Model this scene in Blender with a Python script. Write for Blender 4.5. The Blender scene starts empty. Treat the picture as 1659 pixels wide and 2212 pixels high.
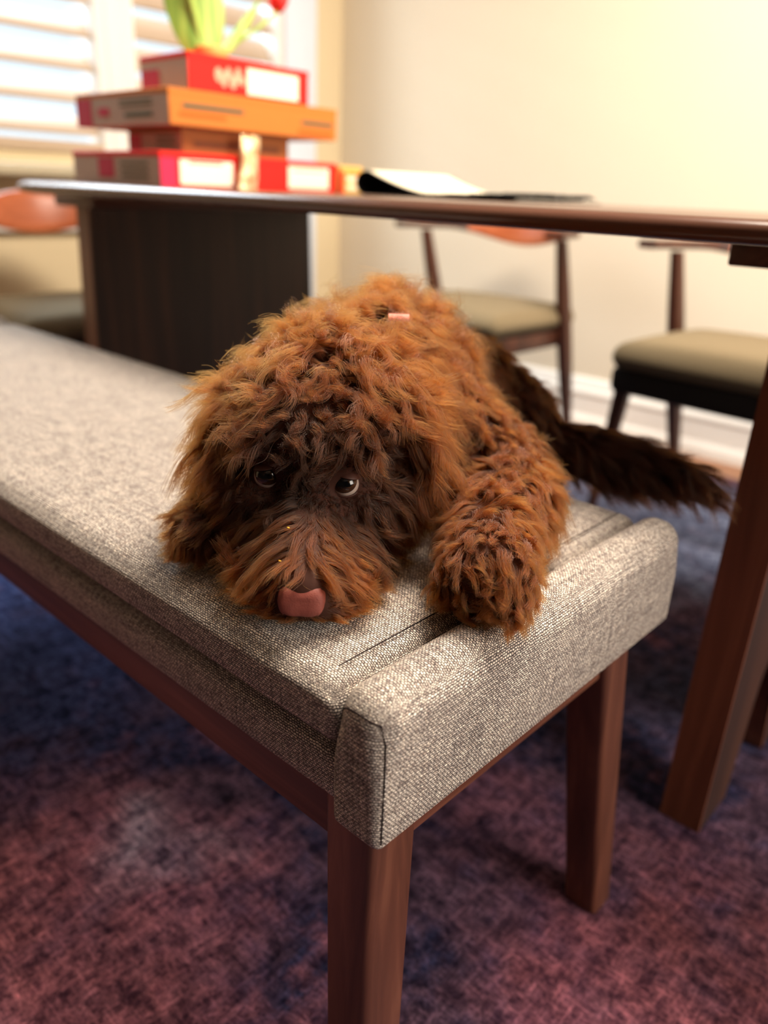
import bpy, bmesh, math, random
import numpy as np
from mathutils import Vector, Matrix, kdtree
from mathutils.bvhtree import BVHTree

S = bpy.context.scene
COL = S.collection
rng = np.random.default_rng(7)
random.seed(7)

# ------------------------------------------------------------------ camera
cd = bpy.data.cameras.new('camera'); cam = bpy.data.objects.new('camera', cd); COL.objects.link(cam)
yaw, pit, rol = 0.7316, 0.3907, 0.0434
f_ = np.array([-math.sin(yaw)*math.cos(pit), math.cos(yaw)*math.cos(pit), -math.sin(pit)])
r_ = np.array([math.cos(yaw), math.sin(yaw), 0.0]); u_ = np.cross(r_, f_)
r2 = math.cos(rol)*r_ + math.sin(rol)*u_; u2 = -math.sin(rol)*r_ + math.cos(rol)*u_
M = Matrix([[r2[i], u2[i], -f_[i], 0] for i in range(3)] + [[0, 0, 0, 1]])
M.translation = Vector((0.2435, -0.281, 0.7638))
cam.matrix_world = M
cd.sensor_fit = 'VERTICAL'; cd.sensor_height = 36.0; cd.lens = 36.0*1678.4/2212
cd.clip_start = 0.02; cd.clip_end = 60
cd.dof.use_dof = True; cd.dof.focus_distance = 0.55; cd.dof.aperture_fstop = 3.0
S.camera = cam

# ------------------------------------------------------------------ world, lights, exposure
W = bpy.data.worlds.new('world'); S.world = W; W.use_nodes = True
bg = W.node_tree.nodes['Background']; bg.inputs[0].default_value = (0.74, 0.88, 1.0, 1); bg.inputs[1].default_value = 1.0
S.cycles.max_bounces = 7; S.cycles.diffuse_bounces = 4; S.cycles.glossy_bounces = 3; S.cycles.transmission_bounces = 4
S.view_settings.view_transform = 'Standard'; S.view_settings.look = 'None'
S.view_settings.exposure = 0.6; S.view_settings.gamma = 1.0; S.view_settings.use_curve_mapping = False
def area(name, loc, target, sx, sy, power, col):
    l = bpy.data.lights.new(name, 'AREA'); l.shape = 'RECTANGLE'; l.size = sx; l.size_y = sy; l.energy = power; l.color = col
    o = bpy.data.objects.new(name, l); COL.objects.link(o); o.location = loc
    o.rotation_euler = (Vector(target)-Vector(loc)).to_track_quat('-Z', 'Y').to_euler()
    return o
area('window_daylight_right', (2.45, 0.80, 1.45), (-.2, 0.5, 0.6), 1.5, 1.3, 56, (1.0, 0.88, 0.74))
area('ceiling_light', (-.05, 0.92, 2.5), (-.05, 0.80, 0.0), .9, .9, 88, (1.0, 0.88, 0.73))
area('window_daylight_left', (-3.6, 0.9, 2.7), (-1.2, 0.6, 0.6), 2.4, 1.8, 230, (0.82, 0.91, 1.0))

# ------------------------------------------------------------------ material helpers
def srgb(r, g, b):
    f = lambda c: (c/255/12.92 if c/255 <= .04045 else ((c/255+.055)/1.055)**2.4)
    return (f(r), f(g), f(b), 1)
class NT:
    def __init__(s, name):
        s.m = bpy.data.materials.new(name); s.m.use_nodes = True; s.t = s.m.node_tree; s.n = s.t.nodes
        s.b = s.n['Principled BSDF']
    def new(s, typ, **kw):
        n = s.n.new(typ)
        for k, v in kw.items(): setattr(n, k, v)
        return n
    def lk(s, a, b): s.t.links.new(a, b)
    def coord(s, kind='Object'):
        return s.new('ShaderNodeTexCoord').outputs[kind]
    def mapping(s, src, scale=(1, 1, 1), rot=(0, 0, 0), loc=(0, 0, 0)):
        m = s.new('ShaderNodeMapping'); m.inputs['Scale'].default_value = scale; m.inputs['Rotation'].default_value = rot; m.inputs['Location'].default_value = loc
        s.lk(src, m.inputs[0]); return m.outputs[0]
    def noise(s, vec, scale, detail=4, rough=.55, dist=0):
        n = s.new('ShaderNodeTexNoise'); n.inputs['Scale'].default_value = scale; n.inputs['Detail'].default_value = detail
        n.inputs['Roughness'].default_value = rough; n.inputs['Distortion'].default_value = dist
        s.lk(vec, n.inputs['Vector']); return n.outputs['Fac']
    def ramp(s, fac, stops, interp='LINEAR'):
        r = s.new('ShaderNodeValToRGB'); r.color_ramp.interpolation = interp
        while len(r.color_ramp.elements) < len(stops): r.color_ramp.elements.new(.5)
        for e, (p, c) in zip(r.color_ramp.elements, stops): e.position = p; e.color = c
        s.lk(fac, r.inputs[0]); return r.outputs[0]
    def mix(s, fac, a, b, blend='MIX'):
        m = s.new('ShaderNodeMix', data_type='RGBA', blend_type=blend)
        for i, v in ((0, fac), (6, a), (7, b)):
            if hasattr(v, 'is_linked'): s.lk(v, m.inputs[i])
            else: m.inputs[i].default_value = v
        return m.outputs[2]
    def math(s, op, a, b=None, clamp=False):
        m = s.new('ShaderNodeMath', operation=op, use_clamp=clamp)
        for i, v in ((0, a), (1, b)):
            if v is None: continue
            if hasattr(v, 'is_linked'): s.lk(v, m.inputs[i])
            else: m.inputs[i].default_value = v
        return m.outputs[0]
    def bump(s, h, strength, dist):
        b = s.new('ShaderNodeBump'); b.inputs['Strength'].default_value = strength; b.inputs['Distance'].default_value = dist
        s.lk(h, b.inputs['Height']); s.lk(b.outputs[0], s.b.inputs['Normal'])
    def set(s, **kw):
        names = dict(col='Base Color', rough='Roughness', spec='Specular IOR Level', metal='Metallic', coat='Coat Weight', sheen='Sheen Weight', trans='Transmission Weight', sss='Subsurface Weight')
        for k, v in kw.items():
            i = s.b.inputs[names[k]]
            if hasattr(v, 'is_linked'): s.lk(v, i)
            else: i.default_value = v
        return s.m

def wood(name, c0, c1, c2, axis=2, scale=1.0, rough=.42):
    t = NT(name); sc = [34*scale]*3; sc[axis] = 1.6*scale
    v = t.mapping(t.coord(), scale=sc)
    a = t.noise(v, 1.0, 6, .62, .9); sc2 = [9*scale]*3; sc2[axis] = .5*scale
    b = t.noise(t.mapping(t.coord(), scale=sc2, loc=(3, 1, 2)), 1.0, 3, .5, .4)
    col = t.mix(t.math('MULTIPLY', b, .7), t.ramp(a, [(.28, c0), (.55, c1), (.75, c2)]), c0)
    t.bump(a, .12, .001)
    return t.set(col=col, rough=rough, spec=.4)
def plain(name, col, rough=.6, spec=.3, var=.08, scale=40, bump=0):
    t = NT(name); n = t.noise(t.coord(), scale, 3)
    k = tuple(c*(1-var) for c in col[:3])+(1,)
    if bump: t.bump(n, bump, .001)
    return t.set(col=t.mix(n, k, col), rough=rough, spec=spec)

MAT = {}
WAL = (srgb(56, 30, 22), srgb(106, 62, 46), srgb(142, 90, 68))
MAT['walnut_z'] = wood('walnut_upright', *WAL, axis=2)
MAT['walnut_x'] = wood('walnut_lengthwise', *WAL, axis=0)
MAT['walnut_y'] = wood('walnut_crosswise', *WAL, axis=1)
MAT['tabletop'] = wood('walnut_tabletop', srgb(60, 36, 27), srgb(104, 66, 50), srgb(132, 90, 68), axis=0, scale=.7, rough=.25)
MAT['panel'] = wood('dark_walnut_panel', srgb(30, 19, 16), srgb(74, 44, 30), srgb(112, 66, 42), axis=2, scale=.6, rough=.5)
MAT['lit_edge'] = wood('walnut_lit_edge', srgb(92, 50, 34), srgb(140, 84, 58), srgb(172, 110, 78), axis=2)  # paler walnut that paints the light along the panel edges
MAT['chair_wood'] = wood('chair_walnut', srgb(50, 26, 18), srgb(88, 48, 33), srgb(112, 64, 44), axis=2)
MAT['chair_rail'] = wood('chair_backrest_wood', srgb(150, 76, 42), srgb(186, 100, 62), srgb(205, 122, 80), axis=0, rough=.35)
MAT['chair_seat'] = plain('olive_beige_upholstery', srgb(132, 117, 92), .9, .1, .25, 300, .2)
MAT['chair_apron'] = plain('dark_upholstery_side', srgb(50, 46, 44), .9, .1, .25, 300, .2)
MAT['wall'] = plain('cream_wall_paint', srgb(226, 214, 194), .85, .15, .03, 6)
MAT['wall_shaded'] = plain('shade_yellowed_wall', srgb(226, 208, 172), .85, .15, .03, 6)  # cream yellowed to carry the shade of the window wall
MAT['wall_dark'] = plain('fill_cutting_dark_wall', srgb(52, 48, 48), .85, .15, .03, 6)  # for the unseen walls, coloured dark to hold down fill light
MAT['ceiling'] = plain('ceiling_paint', srgb(206, 202, 196), .9, .1, .02, 6)
MAT['trim'] = plain('white_trim_paint', srgb(244, 242, 238), .4, .4, .02, 8)
MAT['casing'] = plain('daylight_tinted_casing', srgb(226, 236, 250), .4, .4, .02, 8)  # white trim tinted cool, daylight put into the colour
MAT['louver'] = plain('shutter_louver_paint', srgb(190, 168, 146), .5, .3, .03, 8)
MAT['sill'] = plain('sill_paint', srgb(196, 186, 160), .5, .3, .06, 8)

def fabric_mat():
    t = NT('grey_beige_tweed')
    uv = t.coord('UV')
    v = t.mapping(uv, scale=(1000, 1000, 1000))
    dn = t.new('ShaderNodeTexNoise'); dn.inputs['Scale'].default_value = .22; dn.inputs['Detail'].default_value = 3
    t.lk(v, dn.inputs['Vector'])
    sub = t.new('ShaderNodeVectorMath', operation='SUBTRACT'); t.lk(dn.outputs['Color'], sub.inputs[0]); sub.inputs[1].default_value = (.5, .5, .5)
    sc = t.new('ShaderNodeVectorMath', operation='SCALE'); t.lk(sub.outputs[0], sc.inputs[0]); sc.inputs['Scale'].default_value = 2.8
    ad = t.new('ShaderNodeVectorMath', operation='ADD'); t.lk(v, ad.inputs[0]); t.lk(sc.outputs[0], ad.inputs[1])
    br = t.new('ShaderNodeTexBrick', offset=.5, squash=1.0)
    br.inputs['Scale'].default_value = 1.0; br.inputs['Brick Width'].default_value = 2.9; br.inputs['Row Height'].default_value = 1.85
    br.inputs['Mortar Size'].default_value = .62; br.inputs['Mortar Smooth'].default_value = 1.0; br.inputs['Bias'].default_value = -.25
    br.inputs['Color1'].default_value = srgb(252, 240, 226); br.inputs['Color2'].default_value = srgb(160, 140, 132); br.inputs['Mortar'].default_value = srgb(30, 26, 34)
    t.lk(ad.outputs[0], br.inputs['Vector'])
    # slubs: streaks along the threads
    s1 = t.noise(t.mapping(uv, scale=(18, 420, 1)), 1.0, 2); s2 = t.noise(t.mapping(uv, scale=(420, 18, 1), loc=(5, 2, 0)), 1.0, 2)
    big = t.noise(uv, 55, 3)
    st = t.ramp(t.math('MULTIPLY', t.math('ADD', s1, s2), .5), [(.36, (.5, .48, .5, 1)), (.5, (1, 1, 1, 1)), (.64, (1.3, 1.27, 1.22, 1))])
    fl = t.ramp(t.noise(v, .55, 2), [(.3, (.55, .52, .55, 1)), (.5, (1, 1, 1, 1)), (.72, (1.2, 1.17, 1.1, 1))])
    col = t.mix(1.0, t.mix(1.0, br.outputs['Color'], st, 'MULTIPLY'), fl, 'MULTIPLY')
    col = t.mix(t.math('MULTIPLY', big, .10), col, srgb(150, 128, 112))
    inv = t.math('SUBTRACT', 1.0, br.outputs['Fac'])
    t.bump(inv, 1.0, .0010)
    return t.set(col=col, rough=.95, spec=.08, sheen=.15)
MAT['fabric'] = fabric_mat()
MAT['seam'] = plain('dark_seam_thread', srgb(38, 30, 30), .9, .1)

def pane_mat():
    t = NT('window_glass'); t.n.remove(t.b); o = [n for n in t.n if n.type == 'OUTPUT_MATERIAL'][0]
    a = t.new('ShaderNodeBsdfTransparent'); a.inputs[0].default_value = (.95, .97, .97, 1); g = t.new('ShaderNodeBsdfGlossy'); g.inputs['Roughness'].default_value = .02
    m = t.new('ShaderNodeMixShader'); m.inputs[0].default_value = .06; t.lk(a.outputs[0], m.inputs[1]); t.lk(g.outputs[0], m.inputs[2]); t.lk(m.outputs[0], o.inputs['Surface'])
    return t.m
MAT['pane'] = pane_mat()
def rug_mat():
    t = NT('distressed_rug')
    o = t.coord()
    NAVY, INK, PLUM, ROSE, LILAC, BLUE = srgb(48, 50, 80), srgb(34, 31, 46), srgb(96, 72, 90), srgb(164, 104, 116), srgb(160, 150, 168), srgb(100, 120, 184)
    warp = t.new('ShaderNodeTexNoise'); warp.inputs['Scale'].default_value = 7; warp.inputs['Detail'].default_value = 4; t.lk(o, warp.inputs['Vector'])
    w2 = t.new('ShaderNodeVectorMath', operation='SCALE'); t.lk(warp.outputs['Color'], w2.inputs[0]); w2.inputs['Scale'].default_value = .3
    ov = t.new('ShaderNodeVectorMath', operation='ADD'); t.lk(o, ov.inputs[0]); t.lk(w2.outputs[0], ov.inputs[1])
    base = t.ramp(t.noise(o, 5.5, 5, .62), [(.3, INK), (.46, PLUM), (.56, NAVY), (.7, ROSE)])
    def blob(x, y, rad, col, base, amt=1.0):
        d = t.new('ShaderNodeVectorMath', operation='DISTANCE'); t.lk(ov.outputs[0], d.inputs[0]); d.inputs[1].default_value = (x+.15, y+.15, .15)
        f = t.math('MULTIPLY', t.math('SUBTRACT', 1.0, t.math('DIVIDE', d.outputs['Value'], rad), True), 2.2*amt, True)
        f = t.math('MULTIPLY', f, t.ramp(t.noise(o, 13, 4), [(.3, (.35, .35, .35, 1)), (.6, (1, 1, 1, 1))]))
        return t.mix(f, base, col)
    c = base
    c = blob(-.42, -.10, .33, ROSE, c, .9)
    c = blob(-.60, -.42, .45, srgb(180, 112, 116), c, .8)
    c = blob(-1.15, .22, .45, BLUE, c, .95)
    c = blob(-.86, .16, .30, srgb(60, 70, 112), c, .8)
    c = blob(-.47, .09, .10, LILAC, c, .4)
    c = blob(-.55, 1.55, .55, srgb(150, 160, 188), c, .95)
    c = blob(-1.2, 1.2, .7, srgb(120, 126, 156), c, .7)
    c = blob(.16, .42, .26, srgb(118, 70, 76), c, .75)
    c = blob(0.03, .30, .16, srgb(140, 84, 94), c, .6)
    c = blob(-.16, .47, .14, srgb(116, 76, 90), c, .7)
    c = blob(-.12, .86, .2, srgb(70, 72, 98), c, .5)
    # worn warp/weft threads
    h1 = t.noise(t.mapping(o, scale=(150, 26, 1)), 1, 3, .7); h2 = t.noise(t.mapping(o, scale=(26, 150, 1), loc=(7, 3, 0)), 1, 3, .7)
    hh = t.math('MAXIMUM', h1, h2); fine = t.noise(o, 260, 2)
    wear = t.ramp(hh, [(.42, (.4, .38, .46, 1)), (.58, (1, 1, 1, 1)), (.72, (1.75, 1.65, 1.62, 1))])
    c = t.mix(1.0, c, wear, 'MULTIPLY')
    c = t.mix(1.0, c, t.ramp(fine, [(.3, (.6, .6, .62, 1)), (.7, (1.3, 1.3, 1.3, 1))]), 'MULTIPLY')
    c = t.mix(1.0, c, t.ramp(t.noise(o, 42, 4, .65), [(.36, (.34, .33, .40, 1)), (.52, (1, 1, 1, 1)), (.68, (1.35, 1.3, 1.3, 1))]), 'MULTIPLY')
    t.bump(t.math('ADD', t.math('MULTIPLY', hh, .5), fine), .6, .002)
    return t.set(col=c, rough=.95, spec=.08)
MAT['rug'] = rug_mat()
MAT['floor'] = wood('oak_floor', srgb(132, 86, 56), srgb(176, 122, 84), srgb(200, 150, 108), axis=0, scale=.6, rough=.35)

# ------------------------------------------------------------------ geometry helpers
def mesh(name, verts, faces, mat, parent=None, smooth=False, uvs=None, sharp=None):
    me = bpy.data.meshes.new(name); me.from_pydata([tuple(map(float, v)) for v in verts], [], [tuple(map(int, f)) for f in faces])
    if uvs is not None:
        l = me.uv_layers.new(name='UVMap'); l.data.foreach_set('uv', np.asarray(uvs, float).ravel())
    if smooth:
        me.polygons.foreach_set('use_smooth', [True]*len(me.polygons))
        if sharp is not None: me.set_sharp_from_angle(angle=math.radians(sharp))
    if mat is not None: me.materials.append(mat)
    me.update()
    o = bpy.data.objects.new(name, me); COL.objects.link(o)
    if parent is not None: o.parent = parent
    return o
def empty(name, loc=(0, 0, 0), rz=0, label=None, cat=None, group=None):
    o = bpy.data.objects.new(name, None); COL.objects.link(o); o.location = loc; o.rotation_euler = (0, 0, rz); o.empty_display_size = .05
    return tag(o, label, cat, group)
def tag(o, label=None, cat=None, group=None, kind=None):
    for k, v in (('label', label), ('category', cat), ('group', group), ('kind', kind)):
        if v: o[k] = v
    return o
def bm_obj(name, bm, mat, parent=None, smooth=False, sharp=40):
    me = bpy.data.meshes.new(name); bmesh.ops.recalc_face_normals(bm, faces=bm.faces); bm.to_mesh(me); bm.free()
    if smooth:
        me.polygons.foreach_set('use_smooth', [True]*len(me.polygons)); me.set_sharp_from_angle(angle=math.radians(sharp))
    me.materials.append(mat); o = bpy.data.objects.new(name, me); COL.objects.link(o)
    if parent is not None: o.parent = parent
    return o
def box(name, lo, hi, mat, parent=None, bev=0.0, seg=2, mtx=None):
    bm = bmesh.new(); bmesh.ops.create_cube(bm, size=1)
    lo = Vector(lo); hi = Vector(hi); c = (lo+hi)/2; s = hi-lo
    for v in bm.verts: v.co = Vector((v.co.x*s.x, v.co.y*s.y, v.co.z*s.z))+c
    if bev: bmesh.ops.bevel(bm, geom=bm.edges[:], offset=bev, segments=seg, affect='EDGES', profile=.5)
    if mtx is not None: bm.transform(mtx)
    return bm_obj(name, bm, mat, parent, smooth=bool(bev))
def loft(name, rings, mat, parent=None, smooth=True, closed=True, caps=True, sharp=40):
    n = len(rings[0]); V = [p for r in rings for p in r]; F = []
    for i in range(len(rings)-1):
        for j in range(n if closed else n-1):
            k = (j+1) % n; F.append((i*n+j, i*n+k, (i+1)*n+k, (i+1)*n+j))
    if caps and closed: F.append(tuple(range(n))[::-1]); F.append(tuple((len(rings)-1)*n+j for j in range(n)))
    return mesh(name, V, F, mat, parent, smooth, sharp=sharp)
def rrect(cx, cy, z, sx, sy, r, n=3):
    """Rounded rectangle ring at height z, counter-clockwise."""
    P = []
    for qx, qy, a0 in ((1, 1, 0), (-1, 1, 90), (-1, -1, 180), (1, -1, 270)):
        for k in range(n+1):
            a = math.radians(a0+90*k/n)
            P.append((cx+qx*(sx/2-r)+r*math.cos(a), cy+qy*(sy/2-r)+r*math.sin(a), z))
    return P
def tube(name, pts, radii, mat, parent=None, n=8, up=(0, 0, 1), flat=1.0):
    pts = [Vector(p) for p in pts]; rings = []
    for i, p in enumerate(pts):
        d = (pts[min(i+1, len(pts)-1)]-pts[max(i-1, 0)]).normalized(); a = d.cross(Vector(up))
        if a.length < 1e-4: a = d.cross(Vector((1, 0, 0)))
        a.normalize(); b = a.cross(d); r = radii[i] if hasattr(radii, '__len__') else radii
        rings.append([tuple(p+a*math.cos(t)*r+b*math.sin(t)*r*flat) for t in [2*math.pi*k/n for k in range(n)]])
    return loft(name, rings, mat, parent)
def cushion(name, lo, hi, r, mat, parent=None, crown=(0, 0, 0), seg=14, rseg=5, r2=None):
    """Soft rounded box with box-projected UVs in metres; crown swells the top (z), the ends (x) and the sides (y)."""
    lo = np.array(lo, float); hi = np.array(hi, float); c = (lo+hi)/2; h = (hi-lo)/2
    def line(hh):
        rr = min(r, hh*.98); e = [hh-rr+rr*math.tan(math.pi/4*k/rseg) for k in range(rseg+1)]
        mid = np.linspace(-(hh-rr), hh-rr, seg+1)[1:-1]
        return np.array([-x for x in e[::-1]]+list(mid)+e)
    L = [line(x) for x in h]; V = []; F = []; UV = []; idx = {}
    def put(p):
        k = tuple(np.round(p, 6))
        if k not in idx:
            u = min(1, max(0, (p[2]/h[2]+.1)/.9)); ra = r if r2 is None else r2+(r-r2)*u*u*(3-2*u)
            rr = np.minimum(ra, h*.98); q = np.clip(p, -(h-rr), h-rr); d = p-q
            ln = np.linalg.norm(d); w = q+(d/ln*ra if ln > 1e-9 else 0)
            t = w/h; g = (1-t*t).clip(0, 1)
            w = w+np.array([crown[0]*g[1]*g[2]*np.sign(t[0])*abs(t[0])**3, crown[1]*g[0]**.5*g[2]*np.sign(t[1])*abs(t[1])**3, crown[2]*(g[0]*g[1])**.45*(t[2] > 0)*abs(t[2])**2])
            idx[k] = len(V); V.append(w+c)
        return idx[k]
    for ax in range(3):
        a, b = [(1, 2), (0, 2), (0, 1)][ax]
        for sg in (-1, 1):
            for i in range(len(L[a])-1):
                for j in range(len(L[b])-1):
                    q = []
                    for di, dj in ((0, 0), (1, 0), (1, 1), (0, 1)):
                        p = np.zeros(3); p[ax] = sg*h[ax]; p[a] = L[a][i+di]; p[b] = L[b][j+dj]; q.append(p)
                    flip = (sg > 0) != (ax != 1)
                    if flip: q = q[::-1]
                    F.append([put(p) for p in q]); UV += [(p[a]+c[a], p[b]+c[b]+ax*.37) for p in q]
    return mesh(name, V, F, mat, parent, True, UV)

# ------------------------------------------------------------------ room shell
FZ = -0.008
XW, YW, XR, YB, ZC = -2.40, 2.28, 2.6, -2.4, 2.55
tag(box('floor', (XW-.1, YB-.1, FZ-.1), (XR+.1, YW+.1, FZ-.0005), MAT['floor']), kind='structure')
FLOOR = bpy.data.objects['floor']
y = 2.275; k = 0
for y0 in np.arange(2.015, 2.28, .083):          # the floorboards that show between rug and wall
    x0 = XW+.02
    while x0 < .4:
        L_ = 0.75+.35*random.random()
        box('floor_board', (x0, y0+.001, FZ-.012), (min(x0+L_, .6)-.002, min(y0+.082, 2.262), FZ), MAT['floor'], FLOOR, .0015, 1); x0 += L_
tag(box('ceiling', (XW-.1, YB-.1, ZC), (XR+.1, YW+.1, ZC+.1), MAT['ceiling']), kind='structure')
tag(box('wall_back', (XW-.1, YW, FZ-.1), (XR+.1, YW+.1, ZC), MAT['wall']), kind='structure')
tag(box('wall_front', (XW-.1, YB-.1, FZ-.1), (XR+.1, YB, ZC), MAT['wall_dark']), kind='structure')
def wall_x(name, x0, x1, holes, mat):
    """Wall across Y with rectangular openings (y0, y1, z0, z1)."""
    ys = sorted({YB, YW}|{h[0] for h in holes}|{h[1] for h in holes}); bm = bmesh.new()
    def b(ya, yb, za, zb):
        g = bmesh.ops.create_cube(bm, size=1)
        for v in g['verts']: v.co = Vector(((x0+x1)/2+v.co.x*(x1-x0), (ya+yb)/2+v.co.y*(yb-ya), (za+zb)/2+v.co.z*(zb-za)))
    for ya, yb in zip(ys, ys[1:]):
        hs = [h for h in holes if h[0] <= ya+1e-6 and h[1] >= yb-1e-6]
        if hs: b(ya, yb, FZ, hs[0][2]); b(ya, yb, hs[0][3], ZC)
        else: b(ya, yb, FZ, ZC)
    return tag(bm_obj(name, bm, mat), kind='structure')
H1 = (0.28, 1.215, .84, 2.2); H2 = (1.285, 1.96, .78, 2.2)
wall_x('wall_left', XW-.1, XW, [H1, H2], MAT['wall_shaded'])
wall_x('wall_right', XR, XR+.1, [(.2, 2.05, .75, 2.3)], MAT['wall_dark'])

def shutter(n, hole, tilt):
    y0, y1, z0, z1 = hole
    w = empty('window_%d' % n, (0, 0, 0)); w['kind'] = 'structure'
    fr = .035
    box('jamb', (XW-.08, y0, z0), (XW+.012, y0+fr, z1), MAT['trim'], w, .003)
    box('jamb', (XW-.08, y1-fr, z0), (XW+.012, y1, z1), MAT['trim'], w, .003)
    box('head', (XW-.08, y0+fr, z1-fr), (XW+.012, y1-fr, z1), MAT['trim'], w, .003)
    box('bottom_rail', (XW-.08, y0+fr, z0), (XW+.012, y1-fr, z0+fr), MAT['louver'], w, .003)
    box('pane', (XW-.098, y0+fr, z0+fr), (XW-.094, y1-fr, z1-fr), MAT['pane'], w)
    pitch = .094; nz = int((z1-z0-2*fr)/pitch)
    for i in range(nz):
        zc = z0+fr+pitch*(i+.5)
        m = Matrix.Translation((XW-.035, 0, zc)) @ Matrix.Rotation(math.radians(tilt), 4, 'Y')
        box('louver', (-.045, y0+fr+.003, -.006), (.045, y1-fr-.003, .006), MAT['louver'], w, .005, 2, m)
    return w
shutter(1, H1, 38); shutter(2, H2, 58)
# wide white casing to the right of the second window and down to the floor, window board and radiator panel under the first
tag(box('trim_1', (XW-.001, 1.965, FZ), (XW+.02, 2.125, ZC), MAT['casing'], None, .004), kind='structure')
tag(box('trim_2', (XW, .1, .765), (XW+.16, 1.25, .80), MAT['sill'], None, .008), kind='structure')
tag(box('trim_3', (XW, .1, .60), (XW+.03, 1.96, .64), MAT['trim'], None, .008), kind='structure')
tag(box('trim_4', (XW, 1.2155, .84), (XW+.014, 1.2845, 2.2), MAT['trim'], None, .003), kind='structure')
# baseboard on the back wall: flat board, ogee and shoe
bb = empty('baseboard_back'); bb['kind'] = 'structure'
prof = [(0, .0), (.026, 0), (.026, .03), (.020, .042), (.016, .05), (.016, .115), (.021, .122), (.021, .132), (.014, .142), (.012, .165), (.006, .178), (0, .18)]
rings = [[(x, YW-d, FZ+z) for d, z in prof] for x in (XW, XR)]
loft('board', rings, MAT['trim'], bb, True, True, True, 20)
bl = empty('baseboard_left'); bl['kind'] = 'structure'
loft('board', [[(XW+d, yy, FZ+z) for d, z in prof] for yy in (YB, 1.964)], MAT['trim'], bl, True, True, True, 20)

# ------------------------------------------------------------------ rug
bm = bmesh.new(); bmesh.ops.create_grid(bm, x_segments=60, y_segments=60, size=.5)
for v in bm.verts:
    v.co = Vector((-.45+v.co.x*3.5, .155+v.co.y*3.87, 0.0+.0012*math.sin(v.co.x*41)*math.sin(v.co.y*37)-.0012))
ext = bmesh.ops.extrude_face_region(bm, geom=bm.faces[:])
for v in ext['geom']:
    if isinstance(v, bmesh.types.BMVert): v.co.z = FZ+.0003
rug = bm_obj('rug', bm, MAT['rug'], None, True, 60)
tag(rug, 'worn navy, plum and rose distressed rug covering the floor under the bench', 'rug')

# ------------------------------------------------------------------ bench
bench = empty('bench', (-.74, .21, 0), 0, 'long upholstered bench with grey beige tweed cushions and walnut legs, dog lying on it', 'bench')
BM = Matrix.Translation((.74, -.21, 0))
BX = -1.47
def bch(o): o.parent = bench; o.location = (.74, -.21, 0); return o
bch(cushion('base_cushion', (BX, .011, .372), (-.040, .409, .4325), .0302, MAT['fabric'], None, (0, .007, 0), 26, 5, .014))
bch(cushion('seat_cushion', (BX+.02, -.001, .4380), (-.0425, .421, .4775), .0165, MAT['fabric'], None, (.003, .004, .008), 30, 5, .0045))
bol = cushion('end_bolster', (-.0425, -.003, .3765), (.001, .423, .484), .0195, MAT['fabric'], None, (.004, .002, .004), 26, 5, .007)
bch(bol)
bch(cushion('end_bolster', (BX-.042, .0, .381), (BX, .42, .484), .020, MAT['fabric'], None, (.004, .002, .004), 16))
# stitched seams
def seam(pts, r=.0005): return bch(tube('seam', pts, r, MAT['seam'], None, 5))
seam([(-.0585+.0015*math.sin(9*y_), y_, .4795+.003*math.sin(math.pi*min(1, max(0, y_/.42)))**.4) for y_ in np.linspace(.018, .402, 30)])
bv = BVHTree.FromPolygons([v.co[:] for v in bol.data.vertices], [p.vertices[:] for p in bol.data.polygons])
path = [bv.ray_cast(Vector((.05, -.05, z)), Vector((-1, 1.02, 0)))[0] for z in np.linspace(.384, .458, 12)]
for t in np.linspace(.06, 1, 12):
    h_ = bv.ray_cast(Vector((.05-.085*t, -.05-.02*t, .47+.06*t)), Vector((-1+.95*t, 1.0, -.9*t)))[0]
    if h_ is not None: path.append(h_)
seam([p for p in path if p is not None], .0006)
# walnut frame
def bwood(name, lo, hi, m, bev=.004): return bch(box(name, lo, hi, MAT[m], None, bev))
bwood('side_rail', (BX+.03, .026, .322), (-.035, .050, .380), 'walnut_x')
bwood('side_rail', (BX+.03, .370, .322), (-.035, .394, .380), 'walnut_x')
bwood('end_rail', (-.054, .045, .322), (-.030, .375, .380), 'walnut_y')
bwood('end_rail', (BX+.03, .045, .322), (BX+.055, .375, .380), 'walnut_y')
def bleg(sx, sy):
    cx = -.050 if sx > 0 else BX+.06; cy = .046 if sy < 0 else .374
    rings = []
    for k, t in enumerate(np.linspace(0, 1, 9)):
        z = .380*(1-t); s = .049-.009*t; rings.append(rrect(cx+sx*.030*t, cy+sy*.030*t, z, s, s, .006))
    o = loft('leg', rings, MAT['walnut_z'], None, True, True, True, 50); bch(o)
    return o
for sx in (1, -1):
    for sy in (-1, 1): bleg(sx, sy)

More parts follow.
